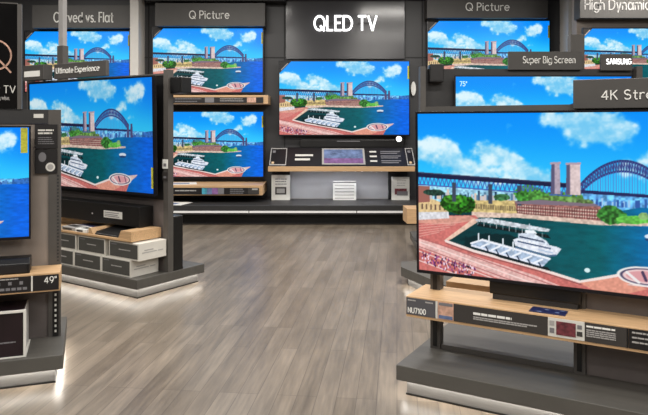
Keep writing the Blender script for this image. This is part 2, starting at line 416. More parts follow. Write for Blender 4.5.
    poly([(0, .46), (.045, .46), (.045, .56), (0, .57)], (.62, .40, .36))
    blob(.152, .56, .066, .062, (.15, .40, .10), .30 + 1.4 * n3 * n2 * 1.6)
    blob(.135, .535, .035, .03, (.26, .54, .16), .45 + 1.0 * n3)
    # approach deck, truss, pylons, arch
    for k in range(36):
        u = k * .0155; d = .40 + .045 * u; 
        stroke((u, d), (u + .0078, d + .05), .0018, (.26, .40, .72)); stroke((u + .0078, d + .05), (u + .0155, d), .0018, (.26, .40, .72))
    stroke((0, .452), (.53, .478), .0022, (.26, .38, .70))
    for u in (.13, .26, .36): poly([(u, .43), (u + .014, .43), (u + .014, .55), (u, .55)], (.24, .28, .36))
    poly([(0, .372), (.55, .405), (.55, .432), (0, .405)], (.10, .12, .26))
    poly([(0, .372), (.55, .405), (.55, .410), (0, .379)], (.26, .28, .40))
    n = 34; top = []; bot = []
    for i in range(n + 1):
        s = i / n; u = .562 + .262 * s; q = 4 * s * (1 - s)
        top.append((u, .415 - .145 * q)); bot.append((u, .462 - .135 * q ** .9))
    for i in range(n):
        stroke(top[i], top[i + 1], .0040, (.17, .20, .44)); stroke(bot[i], bot[i + 1], .0034, (.20, .24, .48))
        stroke(top[i], bot[i], .0020, (.22, .27, .52)); stroke(top[i], bot[i + 1], .0015, (.26, .32, .58))
        if bot[i][1] < .44: stroke(bot[i], (bot[i][0], .447), .0009, (.34, .46, .78))
    poly([(.545, .438), (.85, .452), (.85, .468), (.545, .458)], (.14, .16, .36))
    for (a0, a1, c) in ((.472, .499, (.70, .64, .70)), (.520, .562, (.86, .78, .78))):
        poly([(a0, .295), (a1, .29), (a1 + .002, .47), (a0 - .002, .47)], c, .92 + .16 * n3)
        poly([(a0, .295), (a0 + .011, .295), (a0 + .011, .47), (a0 - .002, .47)], (.36, .34, .46))
        poly([(a0 - .003, .288), (a1 + .003, .284), (a1 + .003, .297), (a0 - .003, .30)], (.70, .62, .68))
    n5 = .55 + .9 * n3
    for (u, v, ru, rv, c) in ((.385, .495, .035, .035, (.24, .52, .20)), (.43, .490, .04, .036, (.30, .56, .24)), (.50, .502, .07, .024, (.36, .52, .26)), (.56, .505, .04, .018, (.40, .52, .30)), (.31, .505, .03, .022, (.22, .42, .26)), (.06, .50, .04, .02, (.14, .26, .22))):
        blob(u, v, ru, rv, c, n5)
    poly([(.35, .530), (.43, .508), (.605, .515), (.625, .528), (.36, .540)], (.50, .44, .50))
    for a0 in (.812, .838): poly([(a0, .40), (a0 + .014, .40), (a0 + .016, .52), (a0 - .002, .52)], (.30, .30, .48))
    # jetty, pontoon, boats, round landing
    poly([(.22, .672), (.46, .71), (.47, .73), (.22, .69)], (.02, .10, .12))
    poly([(.215, .648), (.26, .636), (.468, .675), (.462, .692), (.42, .69), (.215, .660)], (.80, .83, .86), .8 + .4 * n3)
    for k in range(22): stroke((.222 + k * .011, .655 + k * .0023), (.222 + k * .011, .680 + k * .0023), .0013, (.12, .16, .18) if k % 2 else (.62, .66, .68))
    poly([(.20, .815), (.46, .90), (.47, .92), (.30, .87)], (.02, .10, .12))
    poly([(.195, .797), (.235, .768), (.30, .785), (.47, .845), (.445, .895), (.40, .882), (.20, .812)], (.66, .74, .84), .85 + .3 * n3)
    stroke((.197, .800), (.238, .772), .003, (.96, .97, 1)); stroke((.238, .772), (.465, .848), .0036, (.96, .97, 1)); stroke((.20, .813), (.44, .893), .003, (.92, .94, 1))
    for k in range(6):
        stroke((.235 + k * .036, .815 + k * .013), (.262 + k * .036, .79 + k * .013), .003, (.95, .97, 1)); stroke((.25 + k * .036, .812 + k * .013), (.258 + k * .036, .835 + k * .013), .0022, (.12, .18, .28))
    for u, v in ((.225, .735), (.262, .745), (.31, .755), (.345, .77)): stroke((u, v), (u, v + .05), .0022, (.86, .90, .93))
    poly([(.345, .755), (.36, .742), (.49, .775), (.503, .785), (.488, .822), (.46, .83), (.352, .79)], (.93, .95, 1.0), .85 + .25 * n3)
    poly([(.352, .792), (.46, .826), (.488, .818), (.487, .828), (.46, .838), (.352, .803)], (.30, .42, .55))
    poly([(.362, .715), (.41, .705), (.455, .745), (.465, .768), (.362, .745)], (.88, .92, .98), .85 + .25 * n3)
    poly([(.366, .728), (.445, .748), (.452, .757), (.366, .738)], (.16, .22, .34)); poly([(.36, .757), (.47, .785), (.47, .793), (.36, .766)], (.24, .32, .46))
    poly([(.385, .690), (.415, .690), (.425, .708), (.385, .708)], (.96, .98, 1)); stroke((.40, .655), (.40, .69), .0016, (.8, .85, .9)); stroke((.43, .80), (.475, .812), .002, (.7, .78, .88))
    blob(.777, .675, .026, .016, (.86, .90, .95), None, .1); blob(.777, .692, .026, .010, (.12, .26, .45), None, .1)
    blob(.583, .892, .009, .013, (.85, .95, .96), None, .1)
    poly([(.80, .86), (.885, .845), (.84, .90), (.78, .95), (.70, .95)], (.90, .78, .76), .9 + .2 * n3)
    for (ru, rv, c) in ((.085, .055, (.95, .93, .92)), (.076, .046, (.30, .28, .40)), (.068, .039, (.93, .80, .80)), (.058, .030, (.86, .62, .64))):
        blob(.755, .895, ru, rv, c, None, .05)
    stroke((.70, .88), (.735, .93), .004, (.93, .92, .92)); stroke((.745, .872), (.755, .915), .0045, (.30, .24, .36)); stroke((.79, .87), (.80, .92), .003, (.45, .30, .42))
    img[:] = np.clip(img, 0, 1)
    out = img.reshape(H, ss, W, ss, 3).mean((1, 3))
    return np.where(out <= .04045, out / 12.92, ((out + .055) / 1.055) ** 2.4)

def picture_mesh(W=432, H=243):
    px = harbour_picture(W, H)
    x = np.linspace(0, 1, W); z = np.linspace(1, 0, H)
    X, Z = np.meshgrid(x, z)
    co = np.zeros((H * W, 3), np.float32); co[:, 0] = X.ravel(); co[:, 2] = Z.ravel()
    idx = np.arange(H * W).reshape(H, W)
    q = np.stack([idx[1:, :-1], idx[1:, 1:], idx[:-1, 1:], idx[:-1, :-1]], -1).reshape(-1, 4)
    me = bpy.data.meshes.new('screen'); nf = len(q)
    me.vertices.add(H * W); me.vertices.foreach_set('co', co.ravel())
    me.loops.add(nf * 4); me.loops.foreach_set('vertex_index', q.ravel().astype(np.int32))
    me.polygons.add(nf); me.polygons.foreach_set('loop_start', np.arange(0, nf * 4, 4, dtype=np.int32))
    me.update(calc_edges=True)
    at = me.attributes.new('picture', 'FLOAT_COLOR', 'POINT')
    rgba = np.ones((H * W, 4), np.float32); rgba[:, :3] = px.reshape(-1, 3)
    at.data.foreach_set('color', rgba.ravel())
    me.materials.append(M['screen'])
    return me
SCREEN = picture_mesh()

def television(label, fr, x0, x1, y, z0, z1, mount=0.05, bz=0.012, tilt=0.0, group=None, sticker=True, badge=False, dim=False):
    """flat set: front face at depth y"""
    t = thing('television', label, 'television', fr, ((x0 + x1) / 2, y + 0.03, z0), group, tilt)
    fb = MB()
    fb.box(x0, x1, y, y + .022, z0, z0 + bz * 1.5).box(x0, x1, y, y + .022, z1 - bz, z1)
    fb.box(x0, x0 + bz, y, y + .022, z0 + bz * 1.5, z1 - bz).box(x1 - bz, x1, y, y + .022, z0 + bz * 1.5, z1 - bz)
    fb.build('bezel', 'bezel', t)
    MB().box(x0 + .004, x1 - .004, y + .012, y + .035, z0 + .004, z1 - .004).box(x0 + .08, x1 - .08, y + .035, y + .05, z0 + .05, z1 - .1, bev=.006).build('housing', 'black', t)
    B('mount', 'dark', t, (x0 + x1) / 2 - .16, (x0 + x1) / 2 + .16, y + .05, y + .05 + mount, (z0 + z1) / 2 - .12, (z0 + z1) / 2 + .12)
    s = bpy.data.objects.new('screen', SCREEN); C.objects.link(s); s.parent = t
    sx0, sx1, sz0, sz1 = x0 + bz, x1 - bz, z0 + bz * 1.5, z1 - bz
    s.location = Vector((sx0, y + .008, sz0)) - OFF[t.name]; s.scale = (sx1 - sx0, 1, sz1 - sz0)
    if dim:
        s.material_slots[0].link = 'OBJECT'; s.material_slots[0].material = M['screendim']
    if sticker:
        w = (x1 - x0) * .012
        B('sticker', 'yellow', t, sx1 - w, sx1, y + .005, y + .007, sz1 - (sz1 - sz0) * .24, sz1 - (sz1 - sz0) * .06, label='narrow yellow energy sticker')
    if badge:
        a = (sz1 - sz0) * .16
        cb = MB().prism([(sx0, sz1), (sx0 + a, sz1), (sx0, sz1 - a)], y + .0045, y + .0065, 'y').build('corner_badge', 'infoblack', t, 'black triangular corner badge')
        MB().prism([(sx0 + a * .15, sz1 - a * .67), (sx0 + a * .67, sz1 - a * .15), (sx0 + a * .78, sz1 - a * .15), (sx0 + a * .15, sz1 - a * .78)], y + .003, y + .0045, 'y').build('badge_stripe', 'palegrey', cb)
    return t

def sign_box(label, fr, x0, x1, y0, y1, z0, z1, words, tx0, tx1, tz0, tz1, m='sign', lm='white', spacing=1.05, group=None, name='sign', pen=.12):
    t = thing(name, label, 'sign', fr, ((x0 + x1) / 2, (y0 + y1) / 2, z0), group)
    B('sign_case', m, t, x0, x1, y0, y1, z0, z1, bev=.003)
    text(words, 'lettering', lm, t, tx0, tx1, tz0, tz1, y0, spacing=spacing, pen=pen)
    return t

def plinth(t, x0, x1, y0, y1, inset=.037, zt=.137, zb=.07, sides=(1, 1, 1, 1)):
    """overhanging slab on a lit aluminium toe kick"""
    B('plinth_top', 'plinth', t, x0, x1, y0, y1, zb, zt, bev=.003)
    k = B('toe_kick', 'alu', t, x0 + inset, x1 - inset, y0 + inset, y1 - inset, 0, zb)
    MB().box(x0 + inset - .004, x1 - inset + .004, y0 + inset - .004, y1 - inset + .004, 0, .008).build('kick_foot', 'black', k)
    b = MB(); o = inset - .004; i = .012
    b.box(x0 + i, x1 - i, y0 + i, y0 + o, zb - .0015, zb - .0002)
    b.box(x1 - o, x1 - i, y0 + inset, y1 - i, zb - .0015, zb - .0002)
    b.box(x0 + i, x0 + o, y0 + inset, y1 - i, zb - .0015, zb - .0002)
    b.build('led_strip', 'led', t, 'bright white light strip under the overhang')

# ------------------------------------------------------------------ the room
W0 = Frame(0, 0, 0)
WALL = 8.60
struct('floor', floor_mat(), -6.2, 6.2, -4.2, 8.9, -.10, 0)
struct('ceiling', 'ceiling', -6.2, 6.2, -4.2, 8.9, 3.05, 3.15)
struct('wall_back', 'wall', -6.2, 6.2, WALL, 8.9, 0, 3.05)
struct('wall_left', 'wall', -6.2, -6.0, -4.2, WALL, 0, 3.05)
struct('wall_right', 'wall', 6.0, 6.2, -4.2, WALL, 0, 3.05)
struct('wall_front', 'panel', -6.0, 6.0, -4.2, -4.0, 0, 3.05)
struct('trim_1', 'seam', -6.0, 6.0, WALL - .006, WALL, 2.085, 2.10)            # joint across the wall panels
struct('trim_2', 'seam', -2.30, -.50, 8.36, WALL, 2.795, 3.05)                 # dark fascia over the bays
struct('trim_3', 'seam', 1.10, 3.10, 8.36, WALL, 2.86, 3.05)
struct('trim_4', 'wallgloss', -.50, 1.06, 8.55, WALL, 2.07, 2.83)              # glossy centre panel
struct('trim_5', 'seam', -.50, 1.06, 8.52, WALL, 2.83, 3.05)
struct('trim_6', 'column', -2.477, -2.37, 8.30, WALL, .26, 3.05)                # white returns between the bays
struct('trim_7', 'column', 3.12, 3.30, 8.30, WALL, .26, 3.05)
struct('wall_return', 'greige', 2.90, 6.0, 7.46, 7.60, .0, 3.05)               # the nearer bay on that side
for k, x in enumerate((-.52, 1.07, -2.32, 1.30)):
    struct('trim_%d' % (8 + k), 'seam', x - .008, x + .008, WALL - .005, WALL, .27, 3.05)

# long plinth along the back wall
t = thing('wall_plinth', 'long dark plinth with a silver strip along the back wall', 'plinth', W0, (0, 8.1, 0))
B('plinth_top', 'dark', t, -4.6, 2.86, 7.75, WALL - .004, .13, .24, bev=.004)
B('toe_kick', 'seam', t, -4.5, 2.80, 7.90, 8.5, 0, .13)
for a, b in ((-4.6, -.90), (-.89, .385), (.395, 2.86)):
    B('edge_strip', 'steel', t, a, b, 7.742, 7.75, .152, .176, label='bright silver edge strip')

# ------------------------------------------------------------------ back wall: bays
def wz(v, y): return 1.2 - (v - 125) / 650 * y
def wx(u, y): return (u - 324) / 650 * y
G = 'televisions along the back wall'
Yt = 8.48
sign_box('wide grey sign lettered Curved vs. Flat over a wall screen', W0, wx(32, 8.36), wx(138, 8.36), 8.36, 8.595, wz(28, 8.36), wz(5, 8.36), 'Curved vs. Flat',
         wx(54, 8.36), wx(113, 8.36), wz(22, 8.36), wz(12.5, 8.36), spacing=1.1)
sign_box('grey sign lettered Q Picture above two stacked screens', W0, wx(155, 8.36), wx(265, 8.36), 8.36, 8.595, wz(26, 8.36), wz(3, 8.36), 'Q Picture',
         wx(189.5, 8.36), wx(229, 8.36), wz(18.5, 8.36), wz(11, 8.36), spacing=1.1)
sign_box('grey sign lettered Q Picture above the wall screen with a black speaker before it', W0, wx(427, 8.36), wx(548, 8.36), 8.36, 8.595, wz(18.0, 8.36), wz(-2, 8.36), 'Q Picture',
         wx(466, 8.36), wx(509, 8.36), wz(10.5, 8.36), wz(3, 8.36), spacing=1.1)
television('wall screen under the Curved vs. Flat sign, partly behind a pole', W0, wx(24, Yt), wx(130, Yt), Yt, wz(93, Yt), wz(30.5, Yt), .06, badge=True, group=G)
television('upper of two stacked wall screens under the Q Picture sign', W0, wx(152, Yt), wx(263.5, Yt), Yt, wz(93.5, Yt), wz(27.5, Yt), .06, badge=True, group=G)
television('lower of two stacked wall screens, above a coloured shelf strip', W0, wx(152.5, Yt), wx(264, Yt), Yt, wz(178, Yt), wz(111, Yt), .06, group=G)
television('large wall screen in the centre below the glowing letters', W0, wx(278.5, Yt), wx(410, Yt), Yt, wz(136, Yt), wz(60.5, Yt), .06, group=G, badge=True)
television('wall screen partly hidden by the Super Big Screen sign', W0, wx(427, Yt), wx(550.5, Yt), Yt, wz(93, Yt), wz(20, Yt), .06, badge=True, group=G)
# the lit name over the centre screen
t = thing('lit_lettering', 'glowing white QLED TV letters on the glossy centre wall panel', 'sign', W0, (wx(345, 8.5), 8.53, wz(31, 8.5)))
text('QLED', 'letters', 'neon', t, wx(314.5, 8.52), wx(352, 8.52), wz(30, 8.52), wz(16, 8.52), 8.545, depth=.02, pen=.14)
text('TV', 'letters', 'neon', t, wx(358.5, 8.52), wx(376.5, 8.52), wz(30, 8.52), wz(16, 8.52), 8.545, depth=.02, pen=.14)
for x0, x1 in ((314, 352), (358, 376)):
    B('letter_rail', 'dark', t, wx(x0, 8.54), wx(x1, 8.54), 8.540, 8.549, wz(24, 8.54), wz(22.5, 8.54))
# white puck beside the centre set: a lamp reflection built as a solid disc
t = thing('wall_mounted_glint', 'white oval disc imitating a lamp reflection on the wall beside the centre screen', 'reflection', W0, (wx(413.5, 8.55), 8.58, wz(90, 8.55)))
MB().disc(wx(413.5, 8.54), wz(88.5, 8.54), .032, .092, 8.545, 8.57).build('glint', 'white', t)
MB().disc(wx(413.5, 8.58), wz(88.5, 8.58), .026, .080, 8.57, 8.599).build('glint_base', 'dark', t)

# shelves of the stacked bay
def wall_shelf(label, x0, x1, y0, y1, z0, z1, fw=0):
    t = thing('wall_shelf', label, 'shelf', W0, ((x0 + x1) / 2, (y0 + y1) / 2, z0))
    B('board', 'oak', t, x0, x1, y0 + .012, y1, z0, z1, bev=.003)
    f = B('fascia', 'infoblack', t, x0 + .012, x1 - .06, y0, y0 + .0115, z0 + .014, z1 - .028)
    return t, f
t, f = wall_shelf('slim oak shelf with a grey info strip between the stacked screens', wx(152, 8.2), wx(268, 8.2), 8.2, WALL - .003, wz(104, 8.2), wz(95, 8.2))
B('picture_card', 'midgrey', f, wx(205, 8.2), wx(214, 8.2), 8.197, 8.1995, wz(102.5, 8.2), wz(97.5, 8.2)); B('picture_card', 'pinkprint', f, wx(247, 8.2), wx(256, 8.2), 8.197, 8.1995, wz(102.5, 8.2), wz(97.5, 8.2))
lines(f, 'midgrey', wx(175, 8.2), wx(203, 8.2), [wz(v, 8.2) for v in (99.2, 101.8)], .010, 8.1995, 3); lines(f, 'palegrey', wx(220, 8.2), wx(244, 8.2), [wz(v, 8.2) for v in (99.2, 101.2)], .008, 8.1995, 4)
t, f = wall_shelf('oak shelf with a blue and violet printed strip under the lower screen', wx(152, 8.0), wx(262.5, 8.0), 8.0, WALL - .003, wz(195.5, 8.0), wz(185.5, 8.0))
for a, b, m in ((202, 207, 'cyanprint'), (207, 212, 'blueprint'), (212, 218, 'violetprint'), (218, 224, 'midgrey')):
    B('picture_card', m, f, wx(a, 8.0), wx(b, 8.0), 7.997, 7.9995, wz(194.2, 8.0), wz(188, 8.0))
lines(f, 'palegrey', wx(175, 8), wx(200, 8), [wz(v, 8) for v in (191.2,)], .014, 7.9995, 5); lines(f, 'midgrey', wx(230, 8), wx(246, 8), [wz(v, 8) for v in (189.6, 191.6, 193.6)], .010, 7.9995, 6)
B('price_card', 'charcoal', f, wx(248, 8), wx(259, 8), 7.997, 7.9995, wz(194.2, 8), wz(188, 8)); lines(f, 'palegrey', wx(252, 8), wx(258, 8), [wz(190, 8)], .02, 7.9965, 8)
# leaflet lying at the plinth edge and one on the shelf
def sheet(label, x0, x1, y0, y1, z, cat='leaflet', tilt=0.0, rz=0.0):
    fr = Frame((x0 + x1) / 2, (y0 + y1) / 2, rz)
    t = thing('leaflet', label, cat, fr, (0, 0, z), tilt=tilt)
    hx, hy = (x1 - x0) / 2, (y1 - y0) / 2
    B('sheet', 'white', t, -hx, hx, -hy, hy, z, z + .004)
    B('printed_block', 'blueprint', t, -hx * .7, hx * .5, -hy * .6, hy * .2, z + .004, z + .005)
    return t
sheet('white leaflet lying on the dark wall plinth beside the stand post', -2.06, -1.66, 7.80, 8.10, .2405, rz=-16)
sheet('white leaflet lying on the oak shelf under the lower stacked screen', -1.98, -1.62, 8.10, 8.40, wz(185.5, 8) + .0005, rz=12)

# centre console: oak shelf with sloped printed panel over a lit recess
t = thing('display_console', 'oak console with a sloped black printed panel under the centre screen', 'display console', W0, (.2, 8.3, .24))
xa, xb = wx(268, 8.1), wx(415, 8.1); zf = wz(171.5, 8.1); zt = wz(166.5, 8.1)
B('shelf', 'oak', t, xa, xb, 8.10, WALL - .004, zf, zt, bev=.003)
sp0, sp1 = (8.115, zt + .004), (8.45, wz(147.5, 8.45))
MB().prism([(sp0[0], zt + .0005), (8.55, zt + .0005), (8.55, sp1[1]), sp1, sp0], xa + .012, xb - .012, 'x').build('sloped_panel', 'infoblack', t)
sl = math.atan2(sp1[1] - sp0[1], sp1[0] - sp0[0]); sn = math.hypot(sp1[0] - sp0[0], sp1[1] - sp0[1])
def on_slope(name, m, u0, u1, a0, a1, lift=.002, parent=t):
    """printed card lying on the slope; a is the fraction up the slope, u the place along it at its own depth"""
    b = MB()
    ya, za = sp0[0] + (sp1[0] - sp0[0]) * a0, sp0[1] + (sp1[1] - sp0[1]) * a0
    yb, zb = sp0[0] + (sp1[0] - sp0[0]) * a1, sp0[1] + (sp1[1] - sp0[1]) * a1
    nx, nz = -math.sin(sl) * lift, math.cos(sl) * lift
    b.prism([(ya + nx * .1, za + nz * .1), (yb + nx * .1, zb + nz * .1), (yb + nx, zb + nz), (ya + nx, za + nz)], u0, u1, 'x')
    return b.build(name, m, parent)
X8 = lambda u: wx(u, 8.25)
pc = on_slope('picture_card', 'palegrey', X8(322), X8(365), .08, .94)
on_slope('picture', 'blueprint', X8(324), X8(363), .40, .88, .004, pc); on_slope('picture', 'violetprint', X8(324), X8(363), .14, .40, .004, pc)
for u0, u1 in ((270, 286.5), (406.5, 414)):
    oc = on_slope('outlined_card', 'palegrey', X8(u0), X8(u1), .04, .96)
    on_slope('card_face', 'infoblack', X8(u0 + .8), X8(u1 - .8), .09, .91, .003, oc)
    on_slope('card_mark', 'midgrey', X8(u0 + 2), X8(u0 + 5), .70, .82, .0042, oc); on_slope('card_mark', 'edge', X8(u0 + 2), X8(u0 + 4.5), .12, .22, .0042, oc)
rnd = random.Random(3)
for r in range(2): on_slope('printed_line', 'offwhite', X8(295), X8(313 - 3 * r), .52 - .22 * r, .62 - .22 * r)
for r in range(3):
    on_slope('printed_line', 'offwhite', X8(370), X8(377), .72 - .25 * r, .80 - .25 * r)
    for q in range(2): on_slope('printed_line', 'midgrey', X8(381), X8(401 - 3 * q), .75 - .25 * r - .10 * q, .80 - .25 * r - .10 * q)
B('recess_back', 'recess', t, wx(290, 8.45), wx(388, 8.45), 8.45, 8.47, .2405, zf - .001)
B('recess_side', 'seam', t, xa + .03, wx(290, 8.45) - .001, 8.385, 8.58, .2405, zf - .001)
B('recess_side', 'seam', t, wx(388, 8.45) + .001, xb - .06, 8.385, 8.58, .2405, zf - .001)
B('light_strip', 'ledsoft', t, wx(292, 8.4), wx(386, 8.4), 8.125, 8.165, zf - .0016, zf - .0002, label='white light strip under the shelf')
B('bottom_lip', 'palegrey', t, wx(290, 8.42), wx(388, 8.42), 8.432, 8.449, .2405, .253)
t = thing('soundbar', 'long slim black soundbar below the centre screen', 'soundbar', W0, (.5, 8.5, sp1[1]))
B('bar', 'black', t, wx(300, 8.47), wx(404, 8.47), 8.455, 8.54, sp1[1] + .001, wz(139.5, 8.47), bev=.008)
B('light_line', 'midgrey', t, wx(337, 8.46), wx(360, 8.46), 8.451, 8.455, wz(141.6, 8.46), wz(140.8, 8.46))
t = thing('soundbar_glint', 'small white disc imitating a lamp reflection on the soundbar end under the centre screen', 'light', W0, (wx(399, 8.44), 8.44, wz(140, 8.44)))  # glint of a reflected lamp, added as a glowing lens with a rim
MB().disc(wx(399, 8.43), wz(139, 8.43), .035, .035, 8.425, 8.445).build('lens', 'letters', t); MB().disc(wx(399, 8.43), wz(139, 8.43), .04, .04, 8.445, 8.453).build('glint_rim', 'alu', t)
def brochure(label, u0, u1, v0, v1, y, m='offwhite', kind=0):
    x0, x1, z0, z1 = wx(u0, y), wx(u1, y), .2415, wz(v0, y)
    t = thing('brochure', label, 'brochure', W0, ((x0 + x1) / 2, y, z0), tilt=0)
    B('card', m, t, x0, x1, y, y + .012, z0, z1)
    B('foot', 'palegrey', t, x0 + .02, x1 - .02, y + .012, y + .07, z0, z0 + .006)
    w, h = x1 - x0, z1 - z0
    if kind == 0:
        B('picture', 'charcoal', t, x0 + w * .2, x1 - w * .2, y - .002, y, z0 + h * .22, z0 + h * .52)
        MB().box(x0 + w * .28, x1 - w * .28, y - .0035, y - .002, z0 + h * .28, z0 + h * .46).build('picture', 'palegrey', t)
        lines(t, 'midgrey', x0 + w * .2, x1 - w * .1, [z0 + h * k for k in (.62, .72, .82)], h * .035, y, int(u0))
    elif kind == 1:
        for k in range(5): B('slat_line', 'palegrey', t, x0 + w * .08, x1 - w * .08, y - .004, y, z0 + h * (.08 + .17 * k), z0 + h * (.12 + .17 * k))
        B('header', 'midgrey', t, x0, x1, y - .003, y, z1 - h * .1, z1 - h * .04)
    else:
        B('picture', 'maroon', t, x0 + w * .18, x1 - w * .15, y - .002, y, z0 + h * .24, z0 + h * .5)
        B('picture', 'midgrey', t, x0 + w * .3, x1 - w * .1, y - .003, y, z0 + h * .2, z0 + h * .38)
        lines(t, 'palegrey', x0 + w * .3, x1 - w * .1, [z0 + h * k for k in (.62, .72, .82)], h * .035, y, 2)
    return t
brochure('white card with a drawing at the leaflet-shelf side of the recess', 271.5, 290, 175, 199, 8.30)
brochure('small white slatted card standing in the middle of the lit recess', 333, 356, 181, 199, 8.30, 'white', 1)
brochure('white card with a dark photo at the recess end nearest the biggest screen', 391.5, 409.5, 177, 200, 8.30, 'offwhite', 2)
# nearer bay with the High Dynamic sign
sign_box('grey sign lettered High Dynamic Range above a cropped wall screen', W0, wx(580, 7.28), wx(704, 7.28), 7.28, 7.455, wz(18, 7.28), wz(-8, 7.28), 'High Dynamic Range',
         wx(585, 7.28), wx(684, 7.28), wz(9.5, 7.28), wz(-.5, 7.28), spacing=1.05, lm='palegrey')
television('wall screen under the High Dynamic sign, behind the glowing brand sign', W0, wx(582.5, 7.36), wx(688, 7.36), 7.36, wz(87, 7.36), wz(27.5, 7.36), .045, badge=True, group=G)

# ------------------------------------------------------------------ stand with the sky-filled set (behind the large island)
t = thing('display_stand', 'tall grey stand with the seventy-five inch set behind the large oak-shelf island', 'display stand', W0, (1.9, 5.6, 0))
MB().prism([(.577, 4.87), (.96, 3.92), (3.1, 4.55), (3.05, 6.5), (.86, 6.5), (.80, 5.10), (.60, 5.06)], .07, .137, 'z').build('plinth_top', 'plinth', t)
k = MB().prism([(.63, 4.87), (.99, 3.98), (3.05, 4.6), (3.0, 6.45), (.90, 6.45), (.84, 5.06), (.65, 5.02)], 0, .07, 'z').build('toe_kick', 'alu', t)
MB().prism([(.595, 4.87), (.955, 3.98), (.980, 3.98), (.622, 4.87)], .0685, .0698, 'z').build('led_strip', 'led', t, 'bright white light strip under the overhang')
B('upright', 'grey', t, wx(420, 6.05), wx(425.5, 6.05), 6.03, 6.14, .137, wz(66.5, 6.05))
B('upright', 'grey', t, 2.90, 2.955, 6.03, 6.14, .137, wz(66.5, 6.05))
B('back_panel', 'dark', t, wx(425.5, 6.1), 2.90, 6.095, 6.125, .137, wz(69, 6.1))
MB().prism([(wx(403, 6.02), 6.02), (wx(407, 5.80), 5.80), (2.88, 5.80), (2.88, 6.028), (wx(403, 6.02), 6.028)], .318, .455, 'z', bev=.003).build('shelf', 'oak', t)
tv = television('very large sky-filled screen behind the cloud of the biggest set', W0, wx(454.5, 6.0), wx(633, 6.0), 6.0, wz(75.3, 6.0) - .955, wz(75.3, 6.0), .044, sticker=False)
text('75"', 'screen_mark', 'mark', tv, wx(460, 6.0), wx(467, 6.0), wz(86, 6.0), wz(81.5, 6.0), 6.007, depth=.001, pen=.14)
tv['label'] = 'very large screen marked 75 inch with mostly sky showing, behind the 4K sign'
sign_box('grey sign lettered Super Big Screen standing on a stand frame', W0, wx(508.5, 6.06), wx(582, 6.06), 6.06, 6.093, wz(69.8, 6.06), wz(51.5, 6.06), 'Super Big Screen',
         wx(523, 6.06), wx(575, 6.06), wz(63, 6.06), wz(56.5, 6.06), spacing=1.05)
sign_box('small grey sign with glowing white brand letters on the stand frame', W0, wx(601, 6.06), wx(632.5, 6.06), 6.06, 6.093, wz(70.5, 6.06), wz(54, 6.06), 'SAMSUNG',
         wx(606.5, 6.06), wx(631, 6.06), wz(64, 6.06), wz(59, 6.06), lm='letters', spacing=.9, pen=.15)
t = thing('sign_post', 'short grey post top behind the Super Big Screen sign', 'post', W0, (wx(576, 6.2), 6.2, .137))
B('post', 'grey', t, wx(569, 6.2), wx(583, 6.2), 6.16, 6.24, .1375, wz(35, 6.2), bev=.004)
t = thing('wall_mounted_speaker', 'small black box speaker clamped before the wall screen near the centre', 'speaker', W0, (wx(436, 6.0), 6.0, wz(82, 6)))
B('cabinet', 'black', t, wx(430, 5.98), wx(444, 5.98), 5.98, 6.094, wz(82, 5.98), wz(64, 5.98), bev=.006)
B('grille', 'infoblack', t, wx(431, 5.98), wx(443, 5.98), 5.974, 5.98, wz(80.5, 5.98), wz(65.5, 5.98))

# ------------------------------------------------------------------ large island with the NU7100 tag
FR = Frame(.3195, 2.883, -29.7)
st = thing('display_stand', 'wide grey island with an oak tag shelf below the biggest screen', 'display stand', FR, (1.1, .35, 0))
plinth(st, 0, 2.3, 0, .72)
for x in (.054, .700):
    u = B('upright', 'grey', st, x, x + .048, .285, .335, .137, 1.262)
    MB().box(x + .014, x + .034, .2815, .2849, .15, 1.25).build('slot_strip', 'black', u)
B('upright', 'grey', st, 2.2, 2.248, .285, .335, .137, 1.262)
B('top_rail', 'grey', st, .03, 2.26, .275, .335, 1.2625, 1.288)
B('back_panel', 'panel', st, .75, 2.198, .298, .322, .1375, 1.262)
B('bottom_rail', 'grey', st, .104, .698, .292, .330, .1375, .160)
def fascia_shelf():
    s = B('shelf', 'oak', st, 0, 2.3, .115, .366, .322, .417, bev=.002)
    return s
sh = fascia_shelf()
B('rear_shelf', 'oak', st, .085, 2.25, .42, .62, .375, .430, bev=.002)
y = .1145
def card(name, m, x0, x1, z0=.335, z1=.411, d=.003, parent=sh, yy=y): return B(name, m, parent, x0, x1, yy - d, yy, z0, z1)
card('price_tag', 'tag', .003, .143); card('divider', 'offwhite', .1435, .1525, d=.004)
card('picture_card', 'pinkprint', .154, .226); card('picture_foot', 'blueprint', .158, .222, .338, .353, d=.004)
card('picture_leaf', 'midgrey', .158, .222, .396, .408, d=.004)
card('info_strip', 'charcoal', .227, .626); card('photo_card', 'offwhite', .627, .768)
card('photo', 'maroon', .660, .735, .345, .400, d=.005); card('photo', 'midgrey', .741, .758, .380, .396, d=.005); card('photo', 'charcoal', .739, .760, .352, .370, d=.005)
card('photo', 'palegrey', .634, .652, .380, .400, d=.005); card('photo', 'midgrey', .634, .652, .350, .370, d=.005)
card('info_strip', 'charcoal', .769, .921); card('divider', 'black', .9215, .928, d=.004); card('info_strip', 'infoblack', .929, 1.6); card('info_strip', 'charcoal', 1.601, 2.297)
text('NU7100', 'lettering', 'white', sh, .012, .096, .344, .367, y - .003, depth=.001, pen=.17)
lines(sh, 'palegrey', .010, .05, [.398], .005, y - .003, 1); lines(sh, 'palegrey', .095, .142, [.397], .006, y - .003, 2)
lines(sh, 'white', .315, .49, [.377], .010, y - .003, 3, 'printed_heading'); lines(sh, 'palegrey', .315, .60, [.364, .356], .005, y - .003, 4)
lines(sh, 'white', .775, .90, [.393], .007, y - .003, 5, 'printed_heading'); lines(sh, 'palegrey', .775, .91, [.380, .372, .364, .356], .0045, y - .003, 6)
lines(sh, 'palegrey', .94, 1.12, [.395, .376, .358], .006, y - .003, 7)
